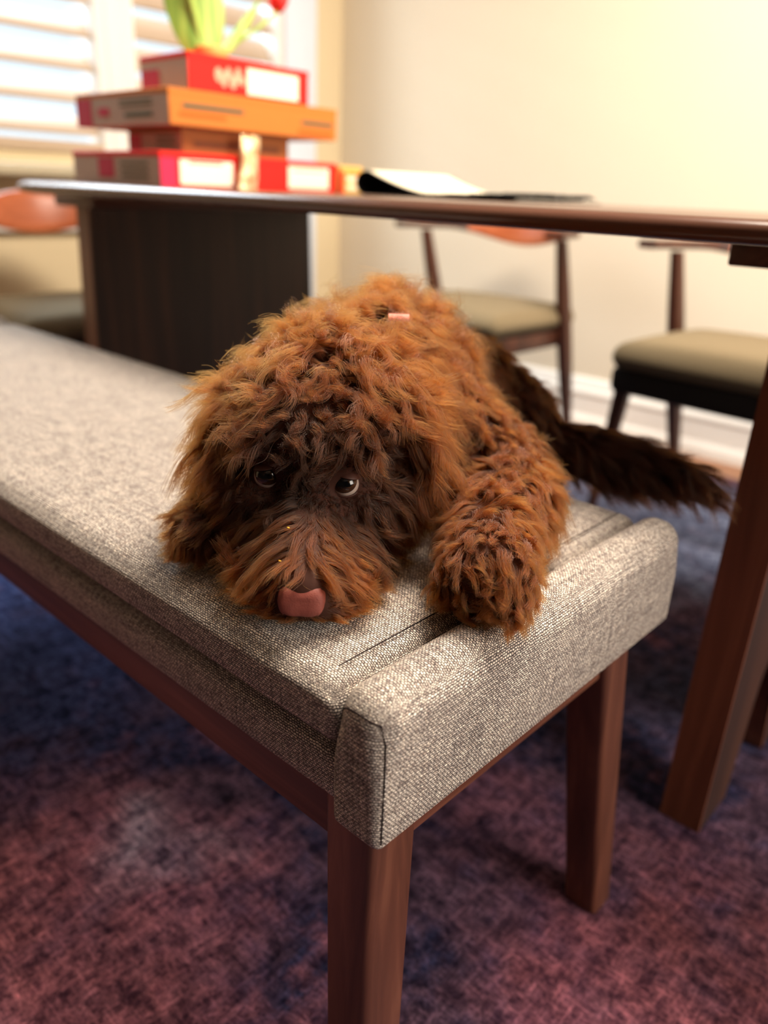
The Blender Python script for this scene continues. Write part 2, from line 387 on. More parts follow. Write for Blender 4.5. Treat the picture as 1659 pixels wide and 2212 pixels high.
# ------------------------------------------------------------------ dining table
TZ = .756; TY0, TY1, TX0, TX1 = .425, 1.42, -1.55, .62
table = empty('dining_table', (-.5, .975, 0), 0, 'walnut dining table with rounded edge and solid panel legs behind the bench', 'table')
def tch(o): o.parent = table; o.location = (.5, -.975, 0); return o
def toprings():
    rings = []; r = .011
    for k in range(9):
        a = math.pi*(k/8-.5); inset = r*1.6*(1-math.cos(a)); z = TZ-r+r*math.sin(a)
        rings.append(rrect((TX0+TX1)/2, (TY0+TY1)/2, z, TX1-TX0-2*inset, TY1-TY0-2*inset, .22, 12))
    return rings
tch(loft('tabletop', toprings(), MAT['tabletop'], None, True, True, True, 60))
def panel(xf):
    """Solid end panel of the table with a tall arch cut from its foot, flared a little to the floor."""
    xb = xf-.052
    out = [(.600, 0), (.690, 0), (.722, .17), (.736, .205), (.762, .22), (.788, .205), (.808, .17), (.840, 0), (1.30, 0), (1.275, .72), (.625, .72)]
    V = [(xf, a, z) for a, z in out]+[(xb, a, z) for a, z in out]; n = len(out)
    F = [tuple(range(n)), tuple(range(2*n-1, n-1, -1))]+[(j, j+n, (j+1) % n+n, (j+1) % n) for j in range(n)]
    bm = bmesh.new(); vs = [bm.verts.new(v) for v in V]
    for f in F: bm.faces.new([vs[i] for i in f])
    bmesh.ops.triangulate(bm, faces=[f for f in bm.faces if len(f.verts) > 4])
    p = tch(bm_obj('panel_leg', bm, MAT['panel'], None))
    for (ya, za), (yb, zb) in (((.600, 0.0005), (.625, .715)), ((.840, .0005), (.808, .17))):      # added paler strips on the near edges, coloured as if lit
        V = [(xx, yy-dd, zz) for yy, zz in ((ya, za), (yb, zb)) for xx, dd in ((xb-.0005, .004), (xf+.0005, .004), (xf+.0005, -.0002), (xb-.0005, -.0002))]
        o = mesh('lit_edge_strip', V, [(0, 1, 2, 3), (7, 6, 5, 4), (0, 4, 5, 1), (1, 5, 6, 2), (2, 6, 7, 3), (3, 7, 4, 0)], MAT['lit_edge'], p)
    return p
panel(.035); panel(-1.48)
for xf in (.035, -1.48):
    tch(box('cleat', (xf-.11, .60, .706), (xf+.065, 1.30, .7345), MAT['walnut_y'], None, .003))

# ------------------------------------------------------------------ chairs
def make_chair():
    c = empty('dining_chair')
    # seat pad: soft dome
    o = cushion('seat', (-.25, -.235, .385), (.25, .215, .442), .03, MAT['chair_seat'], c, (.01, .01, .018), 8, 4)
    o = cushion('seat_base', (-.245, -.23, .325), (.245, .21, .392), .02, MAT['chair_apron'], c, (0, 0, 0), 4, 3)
    for sx in (-1, 1):
        rings = []
        for t in np.linspace(0, 1, 7):
            s = .040-.016*t; rings.append(rrect(sx*(.215+.045*t), -.185+.015*t-.02*t, .405*(1-t)+.0006*t, s, s, .009))
        loft('leg', rings, MAT['chair_wood'], c)
        rings = []
        for t in np.linspace(0, 1, 10):                      # rear leg runs on up to carry the arm
            s = .030+.014*math.sin(math.pi*(1-abs(2*t-.9)**1.0 if abs(2*t-.9) < 1 else 0)*.5); z = .652*(1-t)+.0006*t
            rings.append(rrect(sx*(.262-.008*t), .045+.205*t, z, s*.8, s*1.1, .008))
        loft('rear_leg', rings, MAT['chair_wood'], c)
        box('side_rail', (sx*.236-.012, -.19, .335), (sx*.236+.012, .13, .38), MAT['chair_wood'], c, .004)
    # bent back rail: wide pale back between two thin walnut arms
    def rail(name, t0, t1, n, mat):
        rings = []
        for t in np.linspace(t0, t1, n):
            a = t*1.28; x = .295*math.sin(a)/math.sin(1.28); yv = .27*(math.cos(a)-math.cos(1.28))/(1-math.cos(1.28))-.005
            if abs(t) > .86: yv -= (abs(t)-.86)*.35
            w = max(0, 1-abs(t)/.72); hgt = .021+.095*(w*w*(3-2*w)); th = .014+.018*min(1, max(0, (abs(t)-.45)/.3))
            n_ = Vector((math.sin(a)*1.0, math.cos(a), 0)).normalized(); P = []
            for ca, sa in [(math.cos(q), math.sin(q)) for q in [2*math.pi*(k+.5)/12 for k in range(12)]]:
                e = lambda v: math.copysign(abs(v)**.5, v)
                P.append((x+n_.x*e(ca)*th, yv+n_.y*e(ca)*th+.02*w*e(sa), .668+(hgt/2)*e(sa)+.004*w))
            rings.append(P)
        return loft(name, rings, mat, c, True, True, True, 60)
    rail('back_rail', -.52, .52, 21, MAT['chair_rail']); rail('arm', -1, -.52, 11, MAT['chair_wood']); rail('arm', .52, 1, 11, MAT['chair_wood'])
    return c
def copy_tree(o, parent=None):
    n = o.copy(); COL.objects.link(n); n.parent = parent
    for ch in o.children: copy_tree(ch, n)
    return n
CH = make_chair()
spots = [(-1.285, 1.82, 0, 'walnut armchair by the back wall, right behind the dog'),
         (-.375, 1.72, -4, 'walnut armchair by the back wall, seen beside the right table leg'),
         (-1.86, .78, 88, 'walnut armchair at the far window end of the table')]
for i, (x, y, a, lab) in enumerate(spots):
    o = CH if i == 0 else copy_tree(CH)
    o.location = (x, y, 0); o.rotation_euler = (0, 0, math.radians(a)); tag(o, lab, 'chair', 'dining chairs round the table')

# ------------------------------------------------------------------ boxes on the table
RED, CARD, TAN, WHITE, GREEN, PINK = [plain(n, c, .6, .25, .05, 60) for n, c in (('red_print', srgb(214, 28, 20)), ('grey_cardboard', srgb(186, 160, 146)), ('orange_cardboard', srgb(190, 110, 44)),
    ('white_label', srgb(240, 226, 202)), ('dark_green_print', srgb(74, 84, 66)), ('magenta_print', srgb(196, 40, 76)))]
BROWN = plain('brown_cardboard', srgb(150, 92, 50), .7, .2, .1, 60); GOLD = plain('gold_print', srgb(222, 176, 92), .5, .3, .2, 90)
ORANGE = plain('orange_print', srgb(214, 92, 30), .6, .2)
def carton(name, x1, y0, y1, z0, z1, depth, mats, label, marks, rz=0):
    """Closed carton: body, a lid flap seam and printed marks on its +X face ('r') and its -Y face ('l'), in 0..1 face coordinates."""
    cx, cy = x1-depth/2, (y0+y1)/2; e = empty(name, (cx, cy, z0), rz, label, 'box', 'cartons stacked on the table')
    hx, hy, hz = depth/2, (y1-y0)/2, z1-z0
    box('carton_side', (-hx, -hy, 0), (hx-.0022, hy, hz), mats[0], e, .0015, 1)
    box('carton_front', (hx-.0022, -hy+.0005, .0005), (hx, hy-.0005, hz-.0005), mats[1], e, .0008, 1)
    box('lid_flap', (-hx-.0006, -hy-.0006, hz-.011), (hx+.0006, hy+.0006, hz+.0006), mats[0 if len(mats) < 3 else 2], e, .0015, 1)
    for face, a0, a1, b0, b1, m in marks:
        if face == 'r': box('print', (hx+.0006, -hy+2*hy*a0, hz*b0), (hx+.0012, -hy+2*hy*a1, hz*b1), m, e)
        else: box('print', (hx-2*hx*a1, -hy-.0012, hz*b0), (hx-2*hx*a0, -hy-.0006, hz*b1), m, e)
    return e
Z0 = TZ+.0006
X1 = -1.20
carton('red_carton', X1, .632, .855, Z0, .8195, .345, (CARD, RED, RED), 'red and white carton at the bottom of the stack, nearest the window chair',
       [('r', .0, .16, .0, .83, PINK), ('r', .2, .78, .08, .80, WHITE), ('r', .3, .66, .70, .76, GREEN), ('l', .5, .68, .2, .8, PINK), ('l', .12, .42, .2, .28, GREEN), ('l', .12, .42, .4, .48, GREEN), ('l', .12, .42, .6, .68, GREEN)])
carton('red_carton', X1-.012, .860, 1.118, Z0, .8195, .33, (CARD, RED, RED), 'red carton with white label at the bottom of the stack, right of the foil packet',
       [('r', .42, .90, .1, .82, WHITE), ('r', .47, .86, .66, .7, CARD)])
carton('tan_carton', X1-.005, 1.124, 1.20, Z0, .8165, .10, (GOLD, GOLD), 'small tan printed carton at the right end of the bottom row',
       [('r', .0, .18, .0, .8, RED), ('r', .3, .9, .15, .30, WHITE), ('r', .3, .9, .45, .62, WHITE), ('r', .35, .8, .68, .74, ORANGE)])
carton('brown_carton', X1-.03, .705, .985, .8203, .867, .20, (CARD, BROWN, BROWN), 'shaded brown carton sandwiched second from the bottom of the stack',
       [('r', .1, .9, .25, .5, plain('dark_brown_print', srgb(110, 62, 34))), ('l', .1, .45, .3, .4, GREEN), ('l', .1, .45, .55, .65, GREEN), ('l', .75, 1.0, .0, .75, PINK)])
carton('orange_carton', X1, .660, 1.105, .8677, .932, .36, (CARD, TAN, TAN), 'wide orange cardboard carton with dark green print, second from the top',
       [('r', .07, .40, .50, .62, GREEN), ('r', .05, .30, .28, .38, ORANGE), ('r', .76, .97, .42, .54, GREEN), ('r', .74, .97, .12, .26, ORANGE), ('l', .82, 1.0, 0, .83, PINK), ('l', .62, .74, .3, .55, PINK), ('l', .16, .45, .25, .37, GREEN), ('l', .16, .5, .55, .60, GREEN), ('l', .16, .5, .68, .73, GREEN)])
tc = carton('red_carton', X1, .708, 1.018, .9327, .998, .17, (CARD, RED, RED), 'red carton with white label on top of the stack, under the tulips',
       [('r', .455, .90, .08, .80, WHITE), ('r', .46, .88, .84, .90, GREEN), ('l', .6, .98, .05, .6, PINK)])
# pale emblem on the red carton
emb = plain('pale_emblem_print', srgb(226, 170, 140), .5, .3, .3, 200)
for a, b, w, h in ((.20, .50, .05, .20), (.245, .40, .045, .22), (.285, .58, .04, .16), (.315, .36, .05, .20), (.36, .55, .045, .22), (.40, .42, .035, .14)):
    loft('print', [[(xx, -.155+.31*(a+w*.5+w*.55*math.cos(q)), .0653*(b+h*math.sin(q))) for q in [2*math.pi*k/14 for k in range(14)]] for xx in (.0856, .0862)], emb, tc, False)
# foil packet leaning against the cartons
fp = []
for k, t in enumerate(np.linspace(0, 1, 12)):
    w = .023*(1+.06*math.sin(9*t)); th = .011*math.sin(math.pi*min(1, max(.06, t)))**.6+.0015; zz = Z0+.102*t
    fp.append([(-1.172-.014*t+math.cos(q)*th, .822+.022*t+math.sin(q)*w, zz+.003*math.sin(4*q+7*t)*(t > .8)) for q in [2*math.pi*j/14 for j in range(14)]])
FOIL = NT('crinkled_foil'); FOIL.bump(FOIL.noise(FOIL.coord(), 120, 3), .8, .004); FOIL = FOIL.set(col=FOIL.ramp(FOIL.noise(FOIL.coord(), 60, 2), [(.4, srgb(190, 140, 96)), (.6, srgb(240, 214, 170))]), rough=.3, metal=.5)
tag(loft('snack_packet', fp, FOIL), 'small crinkled gold and white packet propped against the bottom cartons', 'packet')

# tulips in a low gold pot on the top carton
GREENL = NT('tulip_leaf'); GREENL = GREENL.set(col=GREENL.ramp(GREENL.noise(GREENL.mapping(GREENL.coord(), scale=(60, 60, 4)), 1, 3), [(.3, srgb(96, 136, 50)), (.7, srgb(176, 198, 92))]), rough=.45)
PETAL = NT('tulip_petal'); PETAL = PETAL.set(col=PETAL.ramp(PETAL.noise(PETAL.mapping(PETAL.coord(), scale=(90, 90, 8)), 1, 3), [(.3, srgb(206, 22, 34)), (.7, srgb(236, 70, 60))]), rough=.4)
POT = plain('brass_pot', srgb(226, 184, 104), .3, .6, .1, 30)
pl = empty('tulip_pot', (-1.285, .825, .9987), 0, 'pot of tulips with broad green leaves on top of the carton stack', 'plant')
prof = [(.001, 0), (.028, 0), (.034, .010), (.036, .024), (.034, .026), (.031, .014), (.001, .012)]
loft('pot', [[(r*math.cos(q), r*math.sin(q), z) for q in [2*math.pi*j/24 for j in range(24)]] for r, z in prof], POT, pl, True, True, False)
def leaf(base, tip, width, bow, name='leaf'):
    b, t_ = Vector(base), Vector(tip); ax = (t_-b); side = Vector((.55, .83, 0)).normalized(); nrm = ax.normalized().cross(side).normalized()
    n = 14; V = []; F = []
    for th in (0, .0016):
        for i in range(n+1):
            t = i/n; w = width*(math.sin(math.pi*min(1, .16+t*.84))**.75)
            cpt = b+ax*t+nrm*(bow*math.sin(math.pi*t*.9))
            for s in (-1, -.5, 0, .5, 1): V.append(cpt+side*w*s*.5+nrm*(.010*(s*s)*(1-t*.4)+th))
    m = 5*(n+1)
    for i in range(n):
        for j in range(4):
            a = i*5+j; F.append((a, a+1, a+6, a+5)); F.append((m+a, m+a+5, m+a+6, m+a+1))
    return mesh(name, V, F, GREENL, pl, True)
leaf((-.0, -.028, .012), (-.005, -.066, .215), .104, .014); leaf((-.012, -.012, .012), (-.03, -.008, .21), .098, -.012)
leaf((.005, .018, .012), (.012, .12, .135), .028, .010); leaf((.0, -.02, .012), (.02, -.085, .19), .02, .012)
def tulip(base, tip, lean):
    b, t_ = Vector(base), Vector(tip); pts = [b.lerp(t_, s)+Vector((0, lean*math.sin(math.pi*s), 0)) for s in np.linspace(0, 1, 9)]
    st = tube('stem', pts, .0035, GREENL, pl, 8)
    for k in range(6):
        a = k*math.pi/3; V = []; F = []
        for i in range(8):
            t = i/7; rr = .021*math.sin(math.pi*(.12+.68*t))**.8*(.85 if k % 2 else 1); w = .017*math.sin(math.pi*min(1, .1+.86*t))
            for s in (-1, 0, 1): V.append((t_.x+rr*math.cos(a)-w*s*math.sin(a)*.8, t_.y+rr*math.sin(a)+w*s*math.cos(a)*.8, t_.z-.004+.05*t))
        for i in range(7):
            for j in range(2): q = i*3+j; F.append((q, q+1, q+4, q+3))
        o = mesh('petal', V, F, PETAL, st, True); md = o.modifiers.new('thickness', 'SOLIDIFY'); md.thickness = .0012
tulip((.0, .01, .012), (-.03, .205, .128), .01); tulip((-.01, -.01, .012), (-.03, -.03, .25), .0); tulip((0, 0, .012), (-.02, .045, .24), .006)

# dark folded newspaper: doubled over at the left so that the fold bulges, ragged dark end to the right
DARK = plain('black_newsprint', srgb(24, 22, 24), .9, .1); PAGE = plain('pale_paper', srgb(226, 214, 190), .8, .1)
NX, NY0, NY1 = -.985, .96, 1.22
def strip(name, prof, y0, y1, mat, th, rag=0.0, parent=None):
    V = []; F = []; n = len(prof); ny = 12; m = ny+1
    for i, (x, z) in enumerate(prof):
        a = prof[max(0, i-1)]; b = prof[min(n-1, i+1)]; d = Vector((b[0]-a[0], 0, b[1]-a[1])).normalized(); nr = Vector((-d.z, 0, d.x))
        for t in (0, th):
            for j in range(m):
                k = j/ny; yy = y0+(y1-y0)*k+(rag*math.sin(i*2.3)*math.sin(i*.9) if j in (0, ny) else 0)
                V.append(Vector((x, yy, z+abs(rag)*.6*abs(math.sin(i*1.9+j*1.3))*(i/n)))+nr*t)
    for i in range(n-1):
        for t in (0, 1):
            for j in range(ny):
                q = (2*i+t)*m+j; F.append((q, q+1, q+2*m+1, q+2*m) if t else (q, q+2*m, q+2*m+1, q+1))
        F.append(((2*i)*m, (2*i+1)*m, (2*i+3)*m, (2*i+2)*m)); F.append(((2*i)*m+ny, (2*i+2)*m+ny, (2*i+3)*m+ny, (2*i+1)*m+ny))
    return mesh(name, V, F, mat, parent, True)
news = empty('newspaper', (0, 0, 0), 0, 'dark folded newspaper with a bulging curled fold on the far side of the table', 'newspaper')
zb_ = TZ+.001
low = [(NX+.42*t, zb_) for t in np.linspace(1, .06, 20)]
fold = [(NX+.022-.026*math.sin(a), zb_+.0225-.0225*math.cos(a)) for a in np.linspace(.0, math.pi, 12)]
top_ = [(NX+.022+.20*t, zb_+.045*(1-t)**1.7+.003) for t in np.linspace(.05, 1, 12)]
strip('sheet', low[:-1]+fold+top_, NY0, NY1, DARK, -.0016, 0, news)
strip('page', [(x-.0004, z+.0006) for x, z in fold[7:]+top_], NY0+.004, NY1, PAGE, .0008, 0, news)
strip('ragged_sheet', [(NX+.10+.33*t, zb_+.004) for t in np.linspace(0, 1, 24)], NY0-.012, NY1-.05, DARK, .001, .018, news)

#DOG#
# ------------------------------------------------------------------ dog
NO = np.array([-.102, .025, .508]); BK = np.array([-.668, .744, 0.]); RT = np.array([.744, .668, 0.]); FW = -BK; DN = np.array([0, 0, -1.])
def loc(b, r, z): return NO+BK*b+RT*r+np.array([0, 0, z-NO[2]])
A3 = lambda *v: np.array(v, float)
# capsules: region, start, end, start radius, end radius
CAPS = [
 ('muzzle', loc(.014, 0, .512), loc(.075, -.004, .526), .021, .033),
 ('muzzle', loc(.024, -.016, .506), loc(.075, -.026, .512), .019, .029), ('muzzle', loc(.024, .015, .506), loc(.075, .020, .512), .019, .027), ('chin', loc(.012, -.018, .4965), loc(.012, .018, .4965), .011, .011),
 ('cheek', loc(.105, -.040, .535), loc(.15, -.050, .550), .033, .042), ('cheek', loc(.105, .032, .535), loc(.15, .046, .550), .031, .040),
 ('skull', loc(.130, -.004, .574), loc(.18, .004, .594), .058, .062), ('skull', loc(.15, -.026, .585), loc(.15, .026, .588), .048, .048),
 ('brow', loc(.098, -.034, .590), loc(.115, -.03, .60), .018, .024), ('brow', loc(.098, .026, .590), loc(.115, .024, .60), .018, .024),
 ('neck', loc(.19, .014, .582), A3(-.255, .265, .595), .066, .072),
 ('torso', A3(-.270, .262, .572), A3(-.300, .41, .552), .070, .064), ('torso', A3(-.224, .257, .590), A3(-.252, .305, .577), .046, .046),
 ('rump', A3(-.280, .425, .548), A3(-.240, .45, .53), .064, .054), ('rump', A3(-.225, .44, .532), A3(-.190, .450, .508), .044, .036),
 ('arm', A3(-.210, .264, .580), A3(-.138, .298, .535), .046, .038), ('arm', A3(-.138, .298, .533), A3(-.102, .266, .522), .038, .034),
 ('leg', A3(-.100, .266, .524), A3(-.064, .185, .520), .036, .031), ('paw', A3(-.064, .185, .519), A3(-.032, .140, .514), .030, .033),
 ('paw', A3(-.042, .139, .509), A3(-.037, .126, .506), .017, .014), ('paw', A3(-.032, .138, .511), A3(-.021, .126, .507), .018, .015), ('paw', A3(-.020, .143, .510), A3(-.007, .132, .507), .017, .014),
 ('paw', A3(-.050, .138, .506), A3(-.047, .122, .503), .014, .012),
 ('leg', A3(-.29, .17, .53), A3(-.258, .075, .512), .034, .026), ('lpaw', A3(-.256, .070, .511), A3(-.240, .044, .507), .025, .022),
 ('ear', loc(.148, -.064, .606), loc(.124, -.080, .570), .015, .012), ('ear', loc(.148, .062, .610), loc(.122, .088, .566), .015, .013),
 ('tail', A3(-.175, .458, .515), A3(-.10, .478, .508), .024, .021), ('tail', A3(-.10, .478, .508), A3(-.022, .486, .508), .020, .010),
]
# one continuous body: overlapping balls welded by a voxel remesh, then smoothed
bm = bmesh.new()
for reg, a, b, ra, rb in CAPS:
    n = max(2, int(np.linalg.norm(b-a)/(.35*min(ra, rb)))+1)
    for t in np.linspace(0, 1, n):
        bmesh.ops.create_icosphere(bm, subdivisions=2, radius=ra+(rb-ra)*t, matrix=Matrix.Translation(Vector(a+(b-a)*t)))
me = bpy.data.meshes.new('tmp'); bm.to_mesh(me); bm.free()
tmp = bpy.data.objects.new('tmp', me); COL.objects.link(tmp)
rm = tmp.modifiers.new('r', 'REMESH'); rm.mode = 'VOXEL'; rm.voxel_size = .0042
sm = tmp.modifiers.new('s', 'SMOOTH'); sm.factor = .5; sm.iterations = 6
dg = bpy.context.evaluated_depsgraph_get()
bme = bpy.data.meshes.new_from_object(tmp.evaluated_get(dg)); bme.name = 'body'
bpy.data.objects.remove(tmp, do_unlink=True)
SEAT = .4892
co = np.empty(len(bme.vertices)*3); bme.vertices.foreach_get('co', co); co = co.reshape(-1, 3)
on = (co[:, 1] < .428) & (co[:, 0] < .012)
co[on, 2] = np.maximum(co[on, 2], SEAT)
bme.vertices.foreach_set('co', co.ravel()); bme.update(); bme.polygons.foreach_set('use_smooth', [True]*len(bme.polygons))
DOGC = A3(-.2, .2, SEAT)
dog = empty('dog', DOGC, 0, 'brown curly-haired puppy lying on the bench with its chin down', 'dog')
SKIN = plain('dark_brown_skin', srgb(58, 30, 20), .8, .2, .2, 80)
bme.materials.clear(); bme.materials.append(SKIN)
body = bpy.data.objects.new('body', bme); COL.objects.link(body); body.parent = dog; body.location = -Vector(DOGC)
def dch(o): o.parent = dog; o.location = -Vector(DOGC); return o

# --- surface samples
bme.calc_loop_triangles(); nt = len(bme.loop_triangles)
tri = np.empty(nt*3, np.int32); bme.loop_triangles.foreach_get('vertices', tri); tri = tri.reshape(-1, 3)
vn = np.empty(len(bme.vertices)*3); bme.vertices.foreach_get('normal', vn); vn = vn.reshape(-1, 3)
ar = np.linalg.norm(np.cross(co[tri[:, 1]]-co[tri[:, 0]], co[tri[:, 2]]-co[tri[:, 0]]), axis=1)/2
def sample(n):
    t = rng.choice(nt, n, p=ar/ar.sum()); a = rng.random((n, 2)); fl = a.sum(1) > 1; a[fl] = 1-a[fl]
    w = np.stack([1-a.sum(1), a[:, 0], a[:, 1]], 1)
    P = (co[tri[t]]*w[:, :, None]).sum(1); N = (vn[tri[t]]*w[:, :, None]).sum(1); N /= np.linalg.norm(N, axis=1)[:, None]+1e-9
    return P, N
BVH = BVHTree.FromPolygons([tuple(v) for v in co], [tuple(t) for t in tri])
def hit(px_dir_o, d): return BVH.ray_cast(Vector(px_dir_o), Vector(d))

# --- eyes
EYE_C = []
def eye_mat():
    t = NT('eye'); sp_ = t.new('ShaderNodeSeparateXYZ'); t.lk(t.coord('Object'), sp_.inputs[0])
    z = t.math('DIVIDE', sp_.outputs[2], .0105)
    c = t.ramp(z, [(0, srgb(166, 150, 140)), (.44, srgb(166, 150, 140)), (.48, srgb(16, 10, 8)), (.54, srgb(60, 36, 24)), (.72, srgb(40, 24, 16)), (.80, srgb(5, 5, 7))])
    return t.set(col=c, rough=.06, spec=.5)
EYEM = eye_mat(); LID = plain('eyelid_skin', srgb(66, 36, 28), .55, .3, .2, 200)
FU = FW*.80+np.array([0, 0, .60])
def shell(name, r, zmin, zmax, mtx, mat, th=.0009, n=28, m=8):
    V = []; F = []
    for rr in (r, r+th):
        for i in range(m+1):
            z = zmin+(zmax-zmin)*i/m; q = math.sqrt(max(0, 1-z*z))
            for j in range(n): V.append(mtx @ Vector((rr*q*math.cos(2*math.pi*j/n), rr*q*math.sin(2*math.pi*j/n), rr*z)))
    o = (m+1)*n
    for i in range(m):
        for j in range(n):
            a = i*n+j; b = i*n+(j+1) % n; F.append((a, a+n, b+n, b)); F.append((o+a, o+b, o+b+n, o+a+n))
    for j in range(n):
        for i in (0, m):
            a = i*n+j; b = i*n+(j+1) % n; F.append((a, b, o+b, o+a))
    return mesh(name, V, F, mat, None, True)
def ech(e, c, gz, o):
    o.parent = e; o.matrix_parent_inverse = (Matrix.Translation(Vector(c)) @ gz.to_track_quat('Z', 'Y').to_matrix().to_4x4()).inverted(); return o
for r, zz, side in ((-.0355, .5635, -1), (.0225, .5605, 1)):
    h = hit(loc(-.1, r, zz), BK)[0]; hb = np.array(h)
    c = hb+BK*.0050
    EYE_C.append(c)
    gaze = (FW*.80+RT*(.05 if side < 0 else -.05)+np.array([0, 0, .62])); gz = Vector(gaze).normalized()
    bm = bmesh.new(); bmesh.ops.create_uvsphere(bm, u_segments=32, v_segments=24, radius=.0105)
    e = bm_obj('eye', bm, EYEM, None, True, 180); e.parent = dog; e.location = Vector(c-DOGC); e.rotation_euler = gz.to_track_quat('Z', 'Y').to_euler()
    # lids: upper lid droops from above, lower lid is a rim
    up_ = Vector(np.array([0, 0, 1.])*.88-FW*.10+RT*(.16*side)).normalized()
    ech(e, c, gz, shell('eyelid', .0110, .52, 1.0, Matrix.Translation(Vector(c)) @ up_.to_track_quat('Z', 'Y').to_matrix().to_4x4(), LID))
    dn_ = Vector(-np.array([0, 0, 1.])*.80-FW*.42).normalized()
    ech(e, c, gz, shell('eyelid', .0109, .22, 1.0, Matrix.Translation(Vector(c)) @ dn_.to_track_quat('Z', 'Y').to_matrix().to_4x4(), LID))
EYE_C = np.array(EYE_C)

# --- nose: broad rounded pad with a middle groove and two nostrils
NOSEM = NT('pink_brown_nose'); nn = NOSEM.noise(NOSEM.coord(), 900, 3); NOSEM.bump(nn, .35, .0006)
NOSEM = NOSEM.set(col=NOSEM.mix(NOSEM.noise(NOSEM.coord(), 160, 3), srgb(100, 48, 40), srgb(136, 70, 60)), rough=.6, spec=.3)
bm = bmesh.new(); bmesh.ops.create_uvsphere(bm, u_segments=48, v_segments=32, radius=1)
for v in bm.verts:
    e_ = lambda q, p: math.copysign(abs(q)**p, q)
    x, yv, z = e_(v.co.x, .50), e_(v.co.y, .70), e_(v.co.z, .60)
    w = .0160*(1.0-.12*(z < 0)*abs(z)); x_ = x*w; z_ = z*.0100; y_ = yv*.0075
    if v.co.y > 0:
        y_ -= .0007*math.exp(-(x_/.0016)**2)*(z < .35)
        z_ += .0008*(abs(x) < .8)
    v.co = Vector(NO+RT*x_+FW*(y_+.0005)+np.array([0, 0, z_+.0005])-FW*.0035*(z_/.0112))
dch(bm_obj('nose', bm, NOSEM, None, True, 180))

# --- fur regions: length, lift, clump curl radius, curl turns, comb jitter
REG = {'muzzle': (.026, .24, .0030, .7, .14), 'chin': (.013, .3, .001, .5, .2), 'cheek': (.029, .34, .0035, .8, .3), 'skull': (.042, .55, .0078, 1.35, .6), 'brow': (.026, .42, .0045, .8, .35),
       'neck': (.046, .6, .008, 1.35, .6), 'torso': (.036, .48, .0065, 1.4, .5), 'rump': (.024, .35, .0045, 1.0, .4), 'arm': (.026, .42, .0045, 1.1, .42),
       'leg': (.027, .42, .0040, 1.0, .42), 'paw': (.0165, .45, .0035, .8, .3), 'lpaw': (.018, .40, .003, .8, .3), 'ear': (.035, .22, .0045, .9, .28), 'tail': (.034, .35, .003, .7, .3)}
RN = list(REG)
def region_weights(P):
    W_ = np.zeros((len(P), len(RN)))
    for reg, a, b, ra, rb in CAPS:
        ab = b-a; t = np.clip(((P-a)@ab)/(ab@ab), 0, 1); d = np.linalg.norm(P-(a+t[:, None]*ab), axis=1)-(ra+(rb-ra)*t)
        k = RN.index(reg); W_[:, k] = np.maximum(W_[:, k], np.exp(-np.abs(d)/.006))
    return W_/(W_.sum(1)[:, None]+1e-12)
def comb(P, N):
    """Blended lay of the coat: which way the hair is combed at each root, with the region's numbers."""
    W_ = region_weights(P); q = P-NO; lr = q@RT; lb = q@BK; s = np.clip(lr/.018, -1, 1)[:, None]; n = len(P)
    one = np.ones((n, 1)); out = np.zeros((n, 3)); rad = P-A3(-.22, .25, .55)
    hs = np.clip((lr+.004)/.05, -1, 1)[:, None]
    C = {'muzzle': .28*FW*one+s*RT*.95+DN*.30, 'chin': s*RT*1.0+DN*.2*one, 'cheek': hs*RT*.70+DN*.75+FW*.1, 'skull': FW*.45+hs*RT*.55+DN*.25*one, 'brow': hs*RT*.7+FW*.35+np.array([0, 0, .35]),
         'neck': BK*.3*one+A3(.25, -.1, -.15), 'torso': A3(.65, .1, -.6)*one, 'rump': A3(.5, .2, -.8)*one, 'arm': A3(.45, -.1, -.75)*one,
         'leg': A3(.30, -.45, -.45)*one+N*.2, 'paw': A3(.5, -.6, -.15)*one+(P-A3(-.03, .135, .52))*18, 'lpaw': A3(-.4, -.55, -.3)*one+(P-A3(-.255, .05, .51))*16,
         'ear': DN*1.0+hs*RT*.32+FW*.06, 'tail': A3(.75, .1, -.5)*one}
    for k, rname in enumerate(RN): out += W_[:, k:k+1]*C[rname]
    par = W_@np.array([REG[r] for r in RN])
    return out, par, W_
def smooth01(x): x = np.clip(x, 0, 1); return x*x*(3-2*x)
